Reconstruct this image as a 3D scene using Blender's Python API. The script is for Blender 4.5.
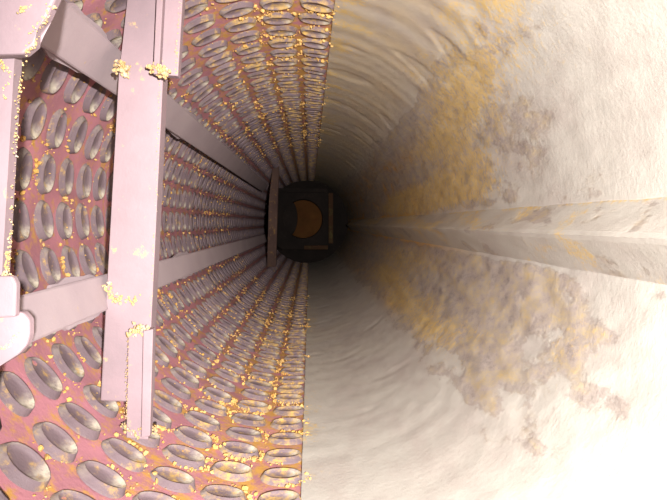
import bpy, bmesh, math, random
import numpy as np
from mathutils import Vector, Matrix, noise, Euler

for o in list(bpy.data.objects):
    bpy.data.objects.remove(o)
scene = bpy.context.scene
C = scene.collection
rnd = random.Random(7)

# ------------------------------------------------------------------ camera, world, light, exposure
F_PX = 600.0                       # focal length in pixels of a 667 x 500 frame
VPX, VPY = 310.0, 223.0            # where the drum axis vanishes
CAM = Vector((0.07, 0.0, 0.97))    # drum axis runs along +Y at x = 0, z = 1, radius 1
AX = Vector((0.0, 0.0, 1.0))
cd = bpy.data.cameras.new('camera')
cd.sensor_fit = 'HORIZONTAL'
cd.sensor_width = 36.0
cd.lens = 36.0 * F_PX / 667.0
cd.clip_start = 0.01
cam = bpy.data.objects.new('camera', cd)
C.objects.link(cam)
cam.location = CAM
cam.rotation_euler = (math.radians(90) - math.atan((250 - VPY) / F_PX), 0, -math.atan((333.5 - VPX) / F_PX))
scene.camera = cam

w = bpy.data.worlds.new('world')
scene.world = w
w.use_nodes = True
w.node_tree.nodes['Background'].inputs[0].default_value = (0.9, 0.93, 1.0, 1)
w.node_tree.nodes['Background'].inputs[1].default_value = 0.06

# the flash, held behind and to the right of the lens, aimed along the drum
fl = bpy.data.lights.new('flash', 'SPOT')
fl.energy = 2250
fl.color = (1.0, 0.955, 0.90)
fl.spot_size = math.radians(75)
fl.spot_blend = 1.0
fl.shadow_soft_size = 0.018
flash = bpy.data.objects.new('flash', fl)
C.objects.link(flash)
flash.location = CAM + Vector((0.32, -0.75, 0.10))
flash.rotation_euler = (math.radians(85), 0, math.radians(-1.5))

scene.view_settings.view_transform = 'Standard'
scene.view_settings.look = 'None'
scene.view_settings.gamma = 1.0
scene.view_settings.use_curve_mapping = False
scene.view_settings.exposure = 0.0

# ------------------------------------------------------------------ helpers
ROT = cam.rotation_euler.to_matrix()

def unproject(u, v, y):
    """point of the place at depth y that shows at this spot of the photograph"""
    d = ROT @ Vector(((u - 333.5) / F_PX, (250 - v) / F_PX, -1))
    return CAM + d * ((y - CAM.y) / d.y)

def project(p):
    q = ROT.transposed() @ (Vector(p) - CAM)
    if q.z > -1e-4:
        return None
    return 333.5 + F_PX * q.x / -q.z, 250 - F_PX * q.y / -q.z

def cyl(th, y, r=1.0):
    """point on the drum: angle in degrees, 0 = right, 90 = bottom, 180 = left, 270 = top"""
    a = math.radians(th)
    return Vector((r * math.cos(a), y, 1.0 - r * math.sin(a)))

def link(name, me, mat, parent=None):
    o = bpy.data.objects.new(name, me)
    C.objects.link(o)
    if mat and not me.materials:
        me.materials.append(mat)
    if parent:
        o.parent = parent
    return o

def mesh_bm(name, bm, smooth=False):
    bmesh.ops.recalc_face_normals(bm, faces=bm.faces)
    me = bpy.data.meshes.new(name)
    bm.to_mesh(me)
    bm.free()
    if smooth:
        for p in me.polygons:
            p.use_smooth = True
    return me

def obj(name, bm, mat, parent=None, smooth=False):
    return link(name, mesh_bm(name, bm, smooth), mat, parent)

def tag(o, label=None, cat=None, group=None, kind=None):
    if label: o['label'] = label
    if cat: o['category'] = cat
    if group: o['group'] = group
    if kind: o['kind'] = kind
    return o

def empty(name, loc):
    o = bpy.data.objects.new(name, None)
    o.empty_display_size = 0.1
    o.location = loc
    C.objects.link(o)
    return o

def prism(bm, pts, off, bevel=0.0):
    """closed prism: polygon pts, extruded by vector off"""
    n = len(pts)
    a = [bm.verts.new(p) for p in pts]
    b = [bm.verts.new(Vector(p) + off) for p in pts]
    fs = [bm.faces.new(a), bm.faces.new(b[::-1])]
    for i in range(n):
        j = (i + 1) % n
        fs.append(bm.faces.new((a[i], b[i], b[j], a[j])))
    if bevel:
        es = {e for f in fs for e in f.edges}
        bmesh.ops.bevel(bm, geom=list(es), offset=bevel, segments=2, affect='EDGES', profile=0.5)

def fbm(p, octaves=4):
    return noise.fractal(p, 1.0, 2.0, octaves)

# ------------------------------------------------------------------ materials
def new_mat(name):
    m = bpy.data.materials.new(name)
    m.use_nodes = True
    nt = m.node_tree
    return m, nt, nt.nodes['Principled BSDF']

def ramp(nt, stops):
    r = nt.nodes.new('ShaderNodeValToRGB')
    e = r.color_ramp.elements
    while len(e) < len(stops):
        e.new(0.5)
    for k, (p, c) in enumerate(stops):
        e[k].position = p
        e[k].color = c if len(c) == 4 else (*c, 1)
    return r

def noise_node(nt, scale, detail=4, rough=0.55, vec=None):
    n = nt.nodes.new('ShaderNodeTexNoise')
    n.inputs['Scale'].default_value = scale
    n.inputs['Detail'].default_value = detail
    n.inputs['Roughness'].default_value = rough
    if vec:
        nt.links.new(vec, n.inputs['Vector'])
    return n

def mix(nt, fac, a, b):
    m = nt.nodes.new('ShaderNodeMix')
    m.data_type = 'RGBA'
    for sock, val in ((m.inputs[0], fac), (m.inputs[6], a), (m.inputs[7], b)):
        if isinstance(val, (tuple, float, int)):
            sock.default_value = val if not isinstance(val, tuple) else (*val[:3], 1)
        else:
            nt.links.new(val, sock)
    return m.outputs[2]

def bump(nt, bsdf, height, strength, dist=0.01):
    b = nt.nodes.new('ShaderNodeBump')
    b.inputs['Strength'].default_value = strength
    b.inputs['Distance'].default_value = dist
    nt.links.new(height, b.inputs['Height'])
    nt.links.new(b.outputs[0], bsdf.inputs['Normal'])

def geo_pos(nt):
    g = nt.nodes.new('ShaderNodeNewGeometry')
    return g.outputs['Position']

OCHRE = (0.62, 0.40, 0.10)

def math_node(nt, op, a, b=None, clamp=False):
    m = nt.nodes.new('ShaderNodeMath')
    m.operation = op
    m.use_clamp = clamp
    for sock, val in zip(m.inputs, (a, b)):
        if val is None: continue
        if isinstance(val, (int, float)): sock.default_value = val
        else: nt.links.new(val, sock)
    return m.outputs[0]

def map_range(nt, v, a, b, c=0.0, d=1.0):
    m = nt.nodes.new('ShaderNodeMapRange')
    m.interpolation_type = 'SMOOTHSTEP'
    nt.links.new(v, m.inputs[0])
    for k, x in enumerate((a, b, c, d)): m.inputs[k + 1].default_value = x
    return m.outputs[0]

def dusty(name, base, base2, dust, lo, hi, scale=9, rough=0.7, spec=0.2, bumps=0.25, edge=0.0, lobe_light=None):
    """painted surface with patches of ochre dust; edge = more dust towards the seam of the lining"""
    m, nt, b = new_mat(name)
    pos = geo_pos(nt)
    n1 = noise_node(nt, 3.0, 5, 0.6, pos)
    r1 = ramp(nt, [(0.35, base), (0.68, base2)])
    nt.links.new(n1.outputs[0], r1.inputs[0])
    c = r1.outputs[0]
    if lobe_light:  # bright light lobes of the studs, painted into the base colour
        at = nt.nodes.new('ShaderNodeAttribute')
        at.attribute_name = 'lobe_light'
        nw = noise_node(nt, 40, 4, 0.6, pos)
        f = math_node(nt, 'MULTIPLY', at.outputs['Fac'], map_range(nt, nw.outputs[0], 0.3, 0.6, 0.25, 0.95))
        c = mix(nt, f, c, lobe_light)
    n2 = noise_node(nt, scale, 8, 0.70, pos)
    v = n2.outputs[0]
    if edge:
        sx = nt.nodes.new('ShaderNodeSeparateXYZ')
        nt.links.new(pos, sx.inputs[0])
        v = math_node(nt, 'ADD', v, map_range(nt, sx.outputs[0], -0.75, -0.02, 0.0, edge))
    f = map_range(nt, v, lo, hi)
    c = mix(nt, f, c, dust)
    nt.links.new(c, b.inputs['Base Color'])
    b.inputs['Roughness'].default_value = rough
    b.inputs['Specular IOR Level'].default_value = spec
    n3 = noise_node(nt, 60, 5, 0.6, pos)
    bump(nt, b, n3.outputs[0], bumps, 0.01)
    return m

M_LINER = dusty('pink_rubber_liner', (0.46, 0.195, 0.235), (0.30, 0.135, 0.16), (0.46, 0.25, 0.065), 0.485, 0.67, 14, edge=0.10)
M_STUD = dusty('grey_stud_rubber', (0.125, 0.09, 0.103), (0.17, 0.125, 0.14), (0.42, 0.27, 0.085), 0.53, 0.75, 18, 0.55, 0.25, edge=0.09, lobe_light=(0.50, 0.45, 0.36))
M_BAR = dusty('mauve_painted_steel', (0.19, 0.14, 0.155), (0.25, 0.175, 0.195), (0.46, 0.31, 0.13), 0.60, 0.74, 18, 0.6, 0.3, 0.12)
M_RAIL = dusty('grey_lightened_steel', (0.32, 0.255, 0.28), (0.37, 0.30, 0.32), (0.46, 0.33, 0.15), 0.62, 0.78, 14, 0.6, 0.3, 0.12)  # greyer than the bars, and lightened to offset grazing light on the rails
M_DIMBAR = dusty('dim_brown_steel', (0.06, 0.035, 0.03), (0.085, 0.05, 0.04), (0.2, 0.11, 0.04), 0.55, 0.7, 14, 0.8, 0.1, 0.2)  # brown of the far crossbar, darkened to imitate its dimness at that depth
M_WELD = dusty('caked_weld', (0.46, 0.30, 0.12), (0.44, 0.31, 0.16), (0.42, 0.34, 0.28), 0.48, 0.62, 30, 0.9, 0.1, 0.8)
M_GRIT = dusty('ochre_grit', (0.50, 0.285, 0.08), (0.55, 0.36, 0.15), (0.44, 0.19, 0.04), 0.5, 0.7, 25, 0.9, 0.1, 0.6)
M_RUST = dusty('rusty_end_steel', (0.055, 0.026, 0.014), (0.035, 0.018, 0.011), (0.08, 0.065, 0.025), 0.5, 0.7, 6, 0.85, 0.1, 0.4)
M_SOOT = dusty('sooty_steel', (0.014, 0.011, 0.010), (0.022, 0.016, 0.014), (0.05, 0.03, 0.02), 0.6, 0.75, 6, 0.9, 0.1, 0.3)
M_ORANGE = dusty('orange_rust', (0.10, 0.042, 0.012), (0.06, 0.025, 0.008), (0.08, 0.03, 0.01), 0.45, 0.65, 5, 0.9, 0.1, 0.4)

def worn_mat(name):
    """pale worn steel: broad zones come from surface attributes, the shader breaks their edges up"""
    m, nt, b = new_mat(name)
    pos = geo_pos(nt)
    at = nt.nodes.new('ShaderNodeAttribute'); at.attribute_name = 'zone'
    ms = nt.nodes.new('ShaderNodeAttribute'); ms.attribute_name = 'mask'
    sp = nt.nodes.new('ShaderNodeSeparateColor')
    nt.links.new(ms.outputs['Color'], sp.inputs[0])
    mp = nt.nodes.new('ShaderNodeMapping')
    mp.inputs['Rotation'].default_value = (0.5, 0.0, 0.6)
    mp.inputs['Scale'].default_value = (1.0, 0.45, 1.0)
    nt.links.new(pos, mp.inputs[0])
    st = noise_node(nt, 7, 7, 0.62, mp.outputs[0])
    fine = noise_node(nt, 36, 9, 0.78, pos)
    c = at.outputs['Color']
    # mottling of the bare metal
    nm = noise_node(nt, 5, 7, 0.65, mp.outputs[0])
    c = mix(nt, map_range(nt, nm.outputs[0], 0.42, 0.70, 0.0, 0.6), c, (0.36, 0.31, 0.285))
    # caked layer
    cr = math_node(nt, 'ADD', sp.outputs[0], math_node(nt, 'MULTIPLY', math_node(nt, 'SUBTRACT', st.outputs[0], 0.5), 1.5))
    cmask = map_range(nt, cr, 0.34, 0.66)
    n6 = noise_node(nt, 15, 9, 0.78, mp.outputs[0])
    cc = ramp(nt, [(0.34, (0.20, 0.165, 0.155)), (0.46, (0.33, 0.275, 0.25)), (0.56, (0.39, 0.315, 0.22)), (0.68, (0.50, 0.36, 0.15))])
    nt.links.new(n6.outputs[0], cc.inputs[0])
    c = mix(nt, math_node(nt, 'MULTIPLY', cmask, 0.85), c, cc.outputs[0])
    rim = math_node(nt, 'MULTIPLY', map_range(nt, cr, 0.42, 0.49), map_range(nt, cr, 0.58, 0.50))
    c = mix(nt, math_node(nt, 'MULTIPLY', rim, 0.3), c, (0.22, 0.17, 0.15))
    # ochre drifts
    og = math_node(nt, 'ADD', sp.outputs[1], math_node(nt, 'MULTIPLY', math_node(nt, 'SUBTRACT', fine.outputs[0], 0.5), 2.6))
    c = mix(nt, map_range(nt, og, 0.42, 0.95, 0.0, 0.8), c, (0.58, 0.40, 0.13))
    # dark scabs
    dg = math_node(nt, 'ADD', sp.outputs[2], math_node(nt, 'MULTIPLY', math_node(nt, 'SUBTRACT', st.outputs[0], 0.5), 1.6))
    c = mix(nt, map_range(nt, dg, 0.45, 0.75, 0.0, 0.6), c, (0.20, 0.17, 0.16))
    nt.links.new(c, b.inputs['Base Color'])
    b.inputs['Roughness'].default_value = 0.62
    b.inputs['Specular IOR Level'].default_value = 0.25
    h = math_node(nt, 'ADD', math_node(nt, 'MULTIPLY', cmask, 0.55), math_node(nt, 'MULTIPLY', fine.outputs[0], 0.7))
    bump(nt, b, h, 0.32, 0.014)
    return m

M_WORN = worn_mat('worn_pale_steel')

# ------------------------------------------------------------------ the drum shell
Y0, Y1 = 0.55, 14.6
TH_BOT, TH_TOP = 87.9, 280.7       # edges of the studded lining
def log_steps(a, b, n):
    return [a * (b / a) ** (i / (n - 1)) for i in range(n)]

def shell(name, th0, th1, nth, ys, mat, disp=None, col=None, thick=0.035, base_r=1.0):
    ths = [th0 + (th1 - th0) * i / (nth - 1) for i in range(nth)]
    verts, cols = [], []
    for y in ys:
        for th in ths:
            d = disp(th, y) if disp else 0.0
            verts.append(cyl(th, y, base_r - d))
            if col: cols.append(col(th, y, d))
    n = len(verts)
    ny = len(ys)
    faces = []
    for i in range(ny - 1):
        for j in range(nth - 1):
            a = i * nth + j
            faces.append((a, a + 1, a + nth + 1, a + nth))
    # outer skin, coarse
    nth2 = 40
    outer = []
    for y in (ys[0], ys[-1]):
        for j in range(nth2):
            outer.append(cyl(th0 + (th1 - th0) * j / (nth2 - 1), y, 1.0 + thick))
    for j in range(nth2 - 1):
        faces.append((n + j + 1, n + j, n + nth2 + j, n + nth2 + j + 1))
    me = bpy.data.meshes.new(name)
    me.from_pydata([tuple(v) for v in verts + outer], [], faces)
    for p in me.polygons: p.use_smooth = True
    if col:
        arr = np.array(cols, dtype=np.float32)
        for an, sl in (('zone', slice(0, 3)), ('mask', slice(3, 6))):
            at = me.color_attributes.new(an, 'FLOAT_COLOR', 'POINT')
            buf = np.zeros((len(me.vertices), 4), dtype=np.float32)
            buf[:n, :3] = arr[:, sl]
            at.data.foreach_set('color', buf.ravel())
    o = link(name, me, mat)
    o['kind'] = 'structure'
    return o

wall_left = shell('wall_left', TH_BOT, TH_TOP, 90, log_steps(Y0, Y1, 120), M_LINER,
                  disp=lambda th, y: 0.003 * noise.noise(cyl(th, y) * 6), base_r=1.0105)
wall_left['label'] = 'pink studded lining around the left half of the drum'

def smooth(a, b, x):
    t = min(1.0, max(0.0, (x - a) / (b - a)))
    return t * t * (3 - 2 * t)

def blob(th, y, t0, y0, st, sy):
    return math.exp(-((th - t0) / st) ** 2 - ((math.log(y / y0)) / sy) ** 2)

WHITE = np.array((0.42, 0.395, 0.36)); TAN = np.array((0.46, 0.37, 0.25)); GREY = np.array((0.50, 0.475, 0.45))
MAUVE = np.array((0.42, 0.37, 0.355)); OCH = np.array((0.56, 0.38, 0.12)); RUSTY = np.array((0.56, 0.31, 0.085))
DARK = np.array((0.15, 0.13, 0.12))

def crust(th, y):
    """0..1 field of the caked layer on the right of the drum"""
    n = fbm(Vector((th * 0.08, math.log(y) * 2.6, 0)), 3)
    low = smooth(58, 36, th + 8 * n) * smooth(9, 14, th) * smooth(0.85, 2.4, y + 0.6 * n)
    up = smooth(-52, -38, th + 8 * n) * smooth(0, -5, th) * smooth(1.1, 3.2, y + 0.6 * n)
    return max(0.78 * low, 0.62 * up)

def relief_right(th, y):
    d = 0.010 * crust(th, y) * (0.7 + fbm(Vector((th * 0.2, math.log(y) * 6, 4)), 4))
    # turning marks around the drum, strongest in the bare bands beside the studs
    band = max(smooth(-38, -50, th), 0.45 * smooth(46, 58, th))
    q = y * 5.2 + 0.35 * noise.noise(Vector((th * 0.03, y * 1.4, 9)))
    g = noise.noise(Vector((q * 1.7, th * 0.012, 1)))
    d += band * 0.004 * g + 0.0022 * noise.noise(Vector((th * 0.3, y * 7, 2)))
    groove = noise.noise(Vector((q * 0.9, th * 0.035, 17)))
    d -= band * 0.006 * smooth(0.36, 0.5, groove)
    return d

def zone_right(th, y, d):
    n1 = fbm(Vector((th * 0.06, math.log(y) * 3, 5)), 4)
    far = smooth(2.0, 6.0, y)
    c = WHITE * (1 - 0.45 * far) + TAN * (0.45 * far)
    band_t = smooth(-40, -54, th)
    band_b = smooth(46, 54, th)
    streak = noise.noise(Vector((y * 8.0, th * 0.03, 4)))
    c = c + (TAN - c) * min(1, max(0, band_t * (0.75 + 0.5 * streak)))
    c = c + (GREY - c) * min(1, max(0, band_b * (0.35 + 0.4 * streak) * far))
    r = smooth(2.8, 5.5, y) * smooth(-45, -30, th) * smooth(50, 35, th)
    c = c + (RUSTY - c) * min(1, max(0, r * (0.85 + 1.2 * n1)))
    o = 0.0
    for t0, y0, st, sy, wgt in ((-38, 2.7, 10, 0.4, 0.62), (-26, 3.6, 14, 0.5, 0.62), (-10, 4.6, 9, 0.5, 0.5), (-47, 1.75, 6, 0.2, 0.5),
                                (-52, 2.0, 7, 0.3, 0.5), (25, 1.85, 8, 0.14, 0.6), (40, 3.8, 8, 0.35, 0.6), (20, 5.5, 9, 0.5, 0.7), (-8, 5.5, 7, 0.5, 0.7), (34, 5.5, 9, 0.4, 0.6), (32, 2.75, 5, 0.12, 0.35)):
        o += wgt * blob(th, y, t0, y0, st, sy)
    edge_o = max(smooth(-62, -79, th), smooth(74, 88, th))
    o += edge_o * max(0.0, 0.30 + 0.45 * streak)
    o += 0.36 * band_t * max(0, streak + 0.45)
    o = max(0.0, min(0.8, o + 0.25 * n1 * (1 if o > 0.1 else 0)))
    g = 0.0
    for t0, y0, st, sy in ((-22, 6.0, 5, 0.10), (-12, 3.3, 5, 0.2), (17, 5.0, 4, 0.25), (-18, 1.75, 3, 0.10), (-33, 3.2, 3, 0.15), (36, 2.75, 6, 0.10), (33, 3.3, 4, 0.08), (41, 2.45, 4, 0.08), (27, 3.6, 4, 0.1)):
        g += 0.5 * blob(th, y, t0, y0, st, sy)
    return (*c, crust(th, y), o, min(0.6, g))

wall_right = shell('wall_right', TH_TOP - 360, TH_BOT, 230, log_steps(Y0, Y1, 420), M_WORN, relief_right, zone_right)
wall_right['label'] = 'pale worn steel right half of the drum with caked ochre dust'

# ------------------------------------------------------------------ far end
bm = bmesh.new()
prism(bm, [cyl(a * 360 / 64, Y1, 1.03) for a in range(64)], Vector((0, 0.05, 0)))
wall_back = obj('wall_back', bm, M_SOOT)
wall_back['kind'] = 'structure'
wall_back['label'] = 'dark sooty plate closing the far end of the drum'

def far_end():
    yh = 13.0
    c = unproject(303, 219, yh)
    root = empty('outlet_housing', c)
    tag(root, 'rusty square outlet housing with a round opening at the dark far end', 'housing')
    h, hr = 0.66, 0.43
    # front plate with round hole
    n = 64
    def sq(a):
        x, z = math.cos(a), math.sin(a)
        s = min(h / max(abs(x), 1e-6), h / max(abs(z), 1e-6))
        s = min(s, h * 1.22)
        return x * s, z * s
    bm = bmesh.new()
    ring = []
    for k in range(n):
        a = 2 * math.pi * k / n
        X, Z = sq(a)
        ring.append([bm.verts.new(v) for v in ((X, 0, Z), (X, 1.595, Z), (hr * math.cos(a), 1.595, hr * math.sin(a)), (hr * math.cos(a), 0.10, hr * math.sin(a)),
                                               ((hr + 0.1) * math.cos(a), 0.06, (hr + 0.1) * math.sin(a)))])
    for k in range(n):
        A, B = ring[k], ring[(k + 1) % n]
        for i in range(5):
            j = (i + 1) % 5
            bm.faces.new((A[i], B[i], B[j], A[j]))
    obj('housing_body', bm, M_SOOT, root)
    # raised rim strips: right, bottom, left, top
    for name, x0, x1, z0, z1, m in (('rim_strip', h - 0.11, h - 0.01, -h * 0.8, h * 0.85, M_RUST), ('rim_strip', 0.02, h - 0.12, -h, -h + 0.09, M_RUST),
                                    ('rim_strip', -h, -h + 0.09, -h * 0.8, h * 0.8, M_SOOT), ('rim_strip', -h * 0.8, h - 0.12, h - 0.09, h, M_SOOT)):
        bm = bmesh.new()
        prism(bm, [Vector(v) for v in ((x0, -0.06, z0), (x1, -0.06, z0), (x1, -0.06, z1), (x0, -0.06, z1))], Vector((0, 0.07, 0)), 0.012)
        obj(name, bm, m, root)
    # rusted disc in the opening, partly behind an added dark block that darkens its left
    bm = bmesh.new()
    prism(bm, [Vector((hr * 0.98 * math.cos(2 * math.pi * k / 40), 0.42, hr * 0.98 * math.sin(2 * math.pi * k / 40))) for k in range(40)], Vector((0, 0.04, 0)))
    f = obj('disc', bm, M_ORANGE, root)
    f['label'] = 'orange rusted disc inside the opening'
    bm = bmesh.new()
    prism(bm, [Vector((-0.335 + 0.21 * math.cos(2 * math.pi * k / 32), 0.16, 0.03 + 0.42 * math.sin(2 * math.pi * k / 32))) for k in range(32)], Vector((0, 0.26, 0)), 0.03)
    obj('added_dark_block', bm, M_SOOT, root)
far_end()

# ------------------------------------------------------------------ studs of the lining
def stud_bm(seg, fine=True):
    """low oval boss, x around the drum, y along it, with a dished top that is deepest off centre"""
    bm = bmesh.new()
    wl = bm.verts.layers.float.new('lobe_light')
    # (half width, half length, height)
    if fine:
        prof = [(0.088, 0.070, -0.010), (0.085, 0.065, -0.004), (0.077, 0.055, 0.004), (0.074, 0.053, 0.0075), (0.071, 0.050, 0.007), (0.065, 0.045, -0.001), (0.049, 0.034, -0.006), (0.024, 0.017, -0.0075)]
    else:
        prof = [(0.087, 0.068, -0.010), (0.077, 0.055, 0.005), (0.071, 0.050, 0.007), (0.049, 0.034, -0.006)]
    rings = []
    n = len(prof)
    for i, (a, b, z) in enumerate(prof):
        ring = []
        sh = -0.012 * max(0, i - n + 4) / 3 if fine else 0
        for k in range(seg):
            t = 2 * math.pi * k / seg
            v = bm.verts.new((a * math.cos(t) + sh, b * math.sin(t) + (0.010 if i >= 2 else -0.004), z + (0.003 * math.cos(t) if 2 <= i < n - 2 else 0)))
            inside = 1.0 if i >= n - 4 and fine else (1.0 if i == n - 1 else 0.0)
            v[wl] = inside * smooth(0.15, 0.75, v.co.x / 0.08) + (0.3 * smooth(-0.3, -0.9, math.cos(t)) if 1 <= i <= n - 4 else 0)  # painted light: lobe on one side of the dish, fainter crescent outside opposite
            ring.append(v)
        rings.append(ring)
    for A, B in zip(rings, rings[1:]):
        for k in range(seg):
            j = (k + 1) % seg
            bm.faces.new((A[k], A[j], B[j], B[k]))
    t = bm.verts.new((-0.012 if fine else 0, 0.010, -0.008))
    for k in range(seg):
        bm.faces.new((rings[-1][k], rings[-1][(k + 1) % seg], t))
    return bm

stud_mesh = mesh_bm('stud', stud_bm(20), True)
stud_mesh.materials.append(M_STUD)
fb = stud_bm(12, False)
fb.verts.ensure_lookup_table()
far_v = [v.co.copy() for v in fb.verts]
far_w = [v[fb.verts.layers.float['lobe_light']] for v in fb.verts]
fb.verts.index_update()
far_f = [tuple(v.index for v in f.verts) for f in fb.faces]
fb.free()

ROWS = [92.4 + 10.794 * k for k in range(18)]
RINGS = [1.857 + 0.2035 * n for n in range(-6, 64)]
spots = []
for ri, th in enumerate(ROWS):
    for y in RINGS:
        t = th + rnd.uniform(-0.25, 0.25)
        yy = y + rnd.uniform(-0.006, 0.006)
        if yy > Y1 - 0.12: continue
        p = cyl(t, yy)
        inn = (AX + Vector((0, yy, 0)) - p).normalized()
        zax = (inn + Vector((rnd.uniform(-.05, .05), rnd.uniform(-.05, .05), rnd.uniform(-.05, .05)))).normalized()
        xax = Vector((0, 1, 0)).cross(zax).normalized()
        yax = zax.cross(xax)
        if th > 215: xax = -xax  # mirrored so the painted lobes stay on the right in the upper rows
        M = Matrix((xax, yax, zax)).transposed().to_4x4()
        M.translation = p
        s = rnd.uniform(0.95, 1.03)
        M = M @ Matrix.Diagonal((s, s, rnd.uniform(0.85, 1.15), 1))
        px = project(p)
        vis = px is not None and -12 < px[0] < 679 and -12 < px[1] < 512
        spots.append((yy, vis, M))
spots.sort(key=lambda s: (not s[1], s[0]))
proto = None
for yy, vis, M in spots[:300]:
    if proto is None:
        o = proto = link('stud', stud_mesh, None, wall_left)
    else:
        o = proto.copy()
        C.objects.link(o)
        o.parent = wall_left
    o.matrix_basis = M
V, Fc, W = [], [], []
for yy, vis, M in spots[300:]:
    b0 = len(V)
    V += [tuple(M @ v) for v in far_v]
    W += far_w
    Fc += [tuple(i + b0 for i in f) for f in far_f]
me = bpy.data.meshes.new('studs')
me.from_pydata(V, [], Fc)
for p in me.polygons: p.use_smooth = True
me.attributes.new('lobe_light', 'FLOAT', 'POINT').data.foreach_set('value', W)
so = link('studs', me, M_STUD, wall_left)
so['kind'] = 'stuff'

# ------------------------------------------------------------------ ridge bar on the right wall
def ridge():
    ys = log_steps(0.7, 13.2, 160)
    th_u, th_c, th_l = -2.9, 4.3, 11.6
    sect = []                         # (theta, radius) across the bar
    for k in range(9): sect.append((th_u + (th_c - th_u) * k / 8, 1.012 + (0.875 - 1.012) * k / 8))
    for k in range(1, 9): sect.append((th_c + (th_l - th_c) * k / 8, 0.875 + (1.012 - 0.875) * k / 8))
    m = len(sect)
    verts, cols, faces = [], [], []
    for y in ys:
        for k, (th, r) in enumerate(sect):
            nn = noise.noise(Vector((th * 0.3, y * 4, 6)))
            rr = r + 0.004 * nn + (0.006 if k == 8 else 0)
            verts.append(tuple(cyl(th, y, rr)))
            n1 = fbm(Vector((th * 0.16 + math.log(y) * 2.0, math.log(y) * 7, 21)), 5)
            far = smooth(2.0, 5.5, y)
            c = WHITE * (1 - far * 0.6) + TAN * far * 0.6
            n2 = fbm(Vector((th * 0.2 + math.log(y) * 3.0, math.log(y) * 8, 31)), 4)
            o = max(0, 0.12 + 0.9 * n1 + (0.45 if k in (0, 1, m - 1) else 0) + 0.25 * far)
            cols.append((*c, max(0, 0.18 + 0.6 * n2), min(o, 0.7), 0.0))
    for i in range(len(ys) - 1):
        for k in range(m - 1):
            a = i * m + k
            faces.append((a, a + 1, a + m + 1, a + m))
        a, b = i * m, i * m + m - 1
        faces.append((b, a, a + m, b + m))
    faces.append(tuple(range(m)))
    faces.append(tuple(reversed(range((len(ys) - 1) * m, len(ys) * m))))
    me = bpy.data.meshes.new('ridge_bar')
    me.from_pydata(verts, [], faces)
    arr = np.array(cols, dtype=np.float32)
    for an, sl in (('zone', slice(0, 3)), ('mask', slice(3, 6))):
        at = me.color_attributes.new(an, 'FLOAT_COLOR', 'POINT')
        buf = np.zeros((len(verts), 4), dtype=np.float32)
        buf[:, :3] = arr[:, sl]
        at.data.foreach_set('color', buf.ravel())
    o = link('ridge_bar', me, M_WORN)
    tag(o, 'long pale triangular ridge bar running along the bare steel wall', 'bar')
ridge()

# ------------------------------------------------------------------ ladder frame in front of the studs
def weld(name, parent, pts, size, seed, count):
    """lumpy bead of caked weld along a polyline"""
    r = random.Random(seed)
    bm = bmesh.new()
    for i in range(count * 3):
        t = r.random() * (len(pts) - 1)
        k = min(int(t), len(pts) - 2)
        p = pts[k].lerp(pts[k + 1], t - k) + Vector((r.gauss(0, 1), r.gauss(0, 1), r.gauss(0, 1))) * size * 0.5
        s = size * r.uniform(0.18, 0.55)
        mm = Matrix.Translation(p) @ Euler((r.random() * 6, r.random() * 6, r.random() * 6)).to_matrix().to_4x4() @ Matrix.Diagonal((s, s * r.uniform(.6, 1), s * r.uniform(.5, .9), 1))
        res = bmesh.ops.create_icosphere(bm, subdivisions=1, radius=1.0, matrix=mm)
        for v in res['verts']:
            v.co += Vector((r.gauss(0, 1), r.gauss(0, 1), r.gauss(0, 1))) * s * 0.10
    o = obj(name, bm, M_WELD, parent)
    o['kind'] = 'stuff'
    return o

def flat_px(bm, pxs, y, t, bevel=0.006):
    prism(bm, [unproject(u, v, y) for u, v in pxs], Vector((0, t, 0)), bevel)

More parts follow.
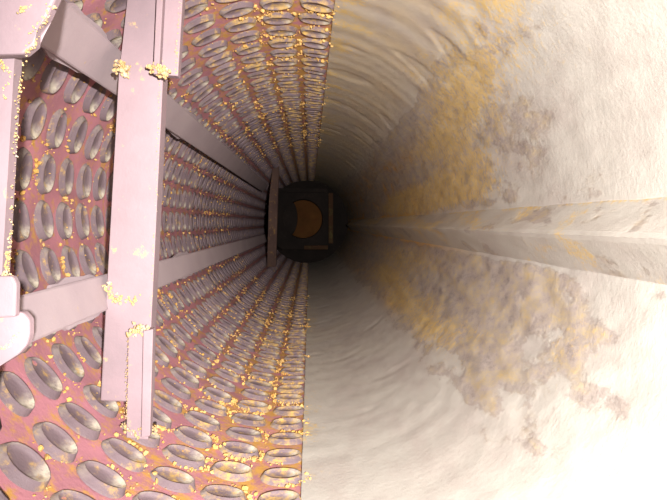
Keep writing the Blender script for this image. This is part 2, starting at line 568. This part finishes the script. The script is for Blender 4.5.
def ladder():
    D1, D2, D3 = 1.17, 2.20, 9.9
    root = empty('ladder_frame', (0, 0, 0))
    tag(root, 'mauve steel ladder frame of two long rails and crossbars before the studs', 'frame')
    XR = -0.745                                    # rails run outside the crossbars, relative to the camera

    def rail(a0, a1, tilt, y0, y1):
        """flat rail seen from the lens between elevations a0 and a1"""
        am = (a0 + a1) / 2
        mid = Vector((CAM.x + XR, 0, CAM.z - XR * math.tan(math.radians(am))))
        nrm = Vector((math.cos(math.radians(tilt)), 0, -math.sin(math.radians(tilt))))
        tan = Vector((-nrm.z, 0, nrm.x))
        if tan.z < 0: tan = -tan
        rho = -XR / math.cos(math.radians(am))
        hw = rho * math.radians(abs(a1 - a0)) / 2 / max(0.5, math.cos(math.radians(am - tilt)))
        bm = bmesh.new()
        n = 30
        ys = log_steps(y0, y1, n)
        rings = []
        for y in ys:
            wob = 0.0025 * noise.noise(Vector((y * 2, a0, 0)))
            c = mid + Vector((0, y, 0)) + nrm * wob
            prof = ((-hw, 0.004), (-hw + 0.006, 0), (0, 0), (hw - 0.006, 0), (hw, 0.004), (hw, 0.032), (-hw, 0.032))
            rings.append([bm.verts.new(c + tan * s - nrm * d) for s, d in prof])
        for A, B in zip(rings, rings[1:]):
            for k in range(7):
                j = (k + 1) % 7
                bm.faces.new((A[k], A[j], B[j], B[k]))
        bm.faces.new(rings[0]); bm.faces.new(rings[-1][::-1])
        ro = obj('rail', bm, M_RAIL, root)
        # ragged mounting pads behind the rail
        for py, ln in ((2.05, 0.46), (3.75, 0.5)):
            bm = bmesh.new()
            pts = []
            N = 22
            for k in range(N):
                a = 2 * math.pi * k / N
                sx = math.copysign(abs(math.cos(a)) ** 0.6, math.cos(a)) * ln / 2
                sy = math.copysign(abs(math.sin(a)) ** 0.6, math.sin(a)) * (hw + 0.016)
                jit = 1 + 0.07 * math.sin(k * 2.7 + py * 3 + a0)
                pts.append(mid + Vector((0, py + sx, 0)) + tan * sy * jit - nrm * 0.034)
            prism(bm, pts, -nrm * 0.014)
            # stand-off block that holds the pad to the drum
            pad = obj('mounting_pad', bm, M_RAIL, ro)
            bm = bmesh.new()
            base = mid + Vector((0, py, 0)) - nrm * 0.048
            out = Vector((base.x, 0, base.z - 1)).normalized()
            rr = math.hypot(base.x, base.z - 1)
            q = [base + tan * s * 0.03 + Vector((0, t * 0.05, 0)) for s, t in ((-1, -1), (1, -1), (1, 1), (-1, 1))]
            prism(bm, q, out * (1.0 - rr + 0.005))
            so = obj('standoff', bm, M_BAR, ro)
        return mid, nrm, tan, hw

    up = rail(33.4, 42.3, 38, 0.95, 10.15)
    lo = rail(-14.1, -23.3, -12, 0.95, 10.15)

    # crossbar with its foot brackets
    def crossbar(y, poly, t, m=M_BAR):
        bm = bmesh.new()
        flat_px(bm, poly, y, t)
        return obj('crossbar', bm, m, root)
    cb = crossbar(D2, [(133, -60), (172, -60), (163, 78), (151, 330), (150, 403), (100, 401), (119, 75)], 0.07)
    # upper bracket: an angle section welded on the face of the bar
    bm = bmesh.new()
    flat_px(bm, [(160, -40), (185, -40), (178, 76), (154, 74)], D2 - 0.05, 0.045, 0.004)
    flat_px(bm, [(158, -40), (165, -40), (159, 74), (153, 74)], D2 - 0.085, 0.035, 0.003)
    obj('foot_bracket', bm, M_BAR, cb)
    bm = bmesh.new()
    flat_px(bm, [(128, 331), (151, 329), (148, 440), (126, 438)], D2 - 0.05, 0.045, 0.004)
    flat_px(bm, [(143, 331), (153, 329), (150, 436), (141, 438)], D2 - 0.085, 0.035, 0.003)
    obj('foot_bracket', bm, M_BAR, cb)
    U = lambda pts, y: [unproject(u, v, y) for u, v in pts]
    weld('weld_bead', cb, U([(121, 66), (127, 72)], D2 - 0.01), 0.024, 1, 16)
    weld('weld_bead', cb, U([(152, 66), (166, 74)], D2 - 0.07), 0.018, 2, 26)
    weld('weld_bead', cb, U([(106, 286), (116, 300), (140, 300)], D2 - 0.002), 0.017, 3, 22)
    weld('weld_bead', cb, U([(130, 334), (138, 327), (150, 332)], D2 - 0.06), 0.017, 4, 24)
    weld('weld_bead', cb, U([(124, 428), (140, 432), (154, 428)], D2 - 0.04), 0.018, 5, 34)
    weld('weld_bead', cb, U([(150, 330), (149, 380), (147, 430)], D2 - 0.05), 0.007, 6, 40)
    weld('weld_bead', cb, U([(128, 335), (127, 380), (126, 430)], D2 - 0.05), 0.006, 7, 36)
    weld('weld_bead', cb, U([(180, 0), (177, 40), (176, 74)], D2 - 0.05), 0.006, 8, 30)
    weld('weld_bead', cb, U([(160, 80), (156, 200), (150, 325)], D2 + 0.0), 0.005, 9, 60)

    # the near crossbar with gusset plates at the rails
    cb1 = crossbar(D1, [(-58, -150), (24, -150), (15, 50), (2, 274), (0, 330), (-18, 420), (-75, 420), (-62, 100)], 0.03)
    bm = bmesh.new()
    flat_px(bm, [(-50, -60), (66, -60), (56, -4), (47, 16), (34, 31), (35, 44), (23, 54), (-50, 56)], D1 - 0.03, 0.028, 0.005)
    obj('gusset_plate', bm, M_BAR, cb1)
    bm = bmesh.new()
    flat_px(bm, [(-60, 276), (12, 276), (16, 284), (15, 317), (-60, 322)], D1 - 0.05, 0.02, 0.004)
    obj('gusset_plate', bm, M_BAR, cb1)
    bm = bmesh.new()
    flat_px(bm, [(-60, 312), (22, 312), (29, 320), (29, 336), (26, 346), (18, 355), (0, 366), (-60, 390)], D1 - 0.028, 0.026, 0.005)
    obj('gusset_plate', bm, M_BAR, cb1)
    weld('weld_bead', cb1, U([(54, 2), (46, 18), (34, 31), (34, 44), (23, 55)], D1 - 0.025), 0.006, 11, 46)
    weld('weld_bead', cb1, U([(22, 60), (16, 140), (9, 250), (6, 275)], D1), 0.005, 12, 60)
    weld('weld_bead', cb1, U([(24, 8), (20, 12), (30, 6)], D1 - 0.03), 0.006, 13, 14)
    weld('weld_bead', cb1, U([(0, 60), (10, 75), (3, 100)], D1 - 0.002), 0.006, 14, 16)
    weld('weld_bead', cb1, U([(3, 275), (12, 280)], D1 - 0.04), 0.006, 15, 14)
    weld('weld_bead', cb1, U([(0, 350), (10, 345), (20, 330)], D1 - 0.028), 0.005, 16, 14)

    # the far crossbar
    cb3 = crossbar(D3, [(273, 163), (279, 163), (276, 267), (267, 267), (269, 200)], 0.10, M_DIMBAR)
ladder()

# ------------------------------------------------------------------ ochre grit lying between the studs
def grit():
    r = random.Random(21)
    base = bmesh.new()
    bmesh.ops.create_icosphere(base, subdivisions=1, radius=1.0)
    base.verts.index_update()
    bv = np.array([v.co[:] for v in base.verts])
    bf = np.array([[v.index for v in f.verts] for f in base.faces])
    base.free()
    rng = np.random.default_rng(4)
    allv, allf, n = [], [], 0
    def lump(p, s):
        nonlocal n
        v = bv * (1 + rng.normal(0, 0.22, (len(bv), 1))) * s * rng.uniform(0.6, 1.2, (1, 3))
        allv.append(v + np.array(p))
        allf.append(bf + n)
        n += len(bv)
    for yy, vis, M in spots:
        if not vis or yy > 8: continue
        p = M.translation
        th = math.degrees(math.atan2(1 - p.z, p.x)) % 360
        dens = 0.35 + 0.9 * noise.noise(Vector((th * 0.035, yy * 0.9, 2))) + 0.5 * smooth(150, 95, th) + 0.35 * smooth(225, 262, th) + 0.1
        if yy > 3.5: dens *= 0.8
        k = int(max(0, dens) * 26 * r.uniform(0.2, 1.7))
        a0 = r.choice((40, 60, 120, 235, 310)) + r.uniform(-20, 20)
        for i in range(k):
            a = math.radians(a0 + r.gauss(0, 40))
            rad = 1.03 + abs(r.gauss(0, 0.16))
            q = M @ Vector((0.092 * rad * math.cos(a), 0.080 * rad * math.sin(a), 0.0))
            d = Vector((q.x, 0, q.z - 1))
            q = Vector((0, q.y, 1)) + d.normalized() * (1.006 - r.uniform(0, 0.010))
            lump(q, 0.0022 + 0.0085 * r.random() ** 2.6)
        if r.random() < 0.35:                     # a few crumbs on the stud face
            for i in range(r.randint(1, 3)):
                a = r.random() * 6.28
                rad = r.uniform(0.02, 0.055)
                lump(M @ Vector((rad * math.cos(a), rad * math.sin(a), -0.007 + 0.08 * rad)), r.uniform(0.002, 0.004))
    V = np.concatenate(allv); Fq = np.concatenate(allf)
    me = bpy.data.meshes.new('ochre_grit')
    me.from_pydata(V.tolist(), [], Fq.tolist())
    o = link('ochre_grit', me, M_GRIT)
    tag(o, 'ochre yellow grit caked between the grey studs', 'grit', kind='stuff')
grit()
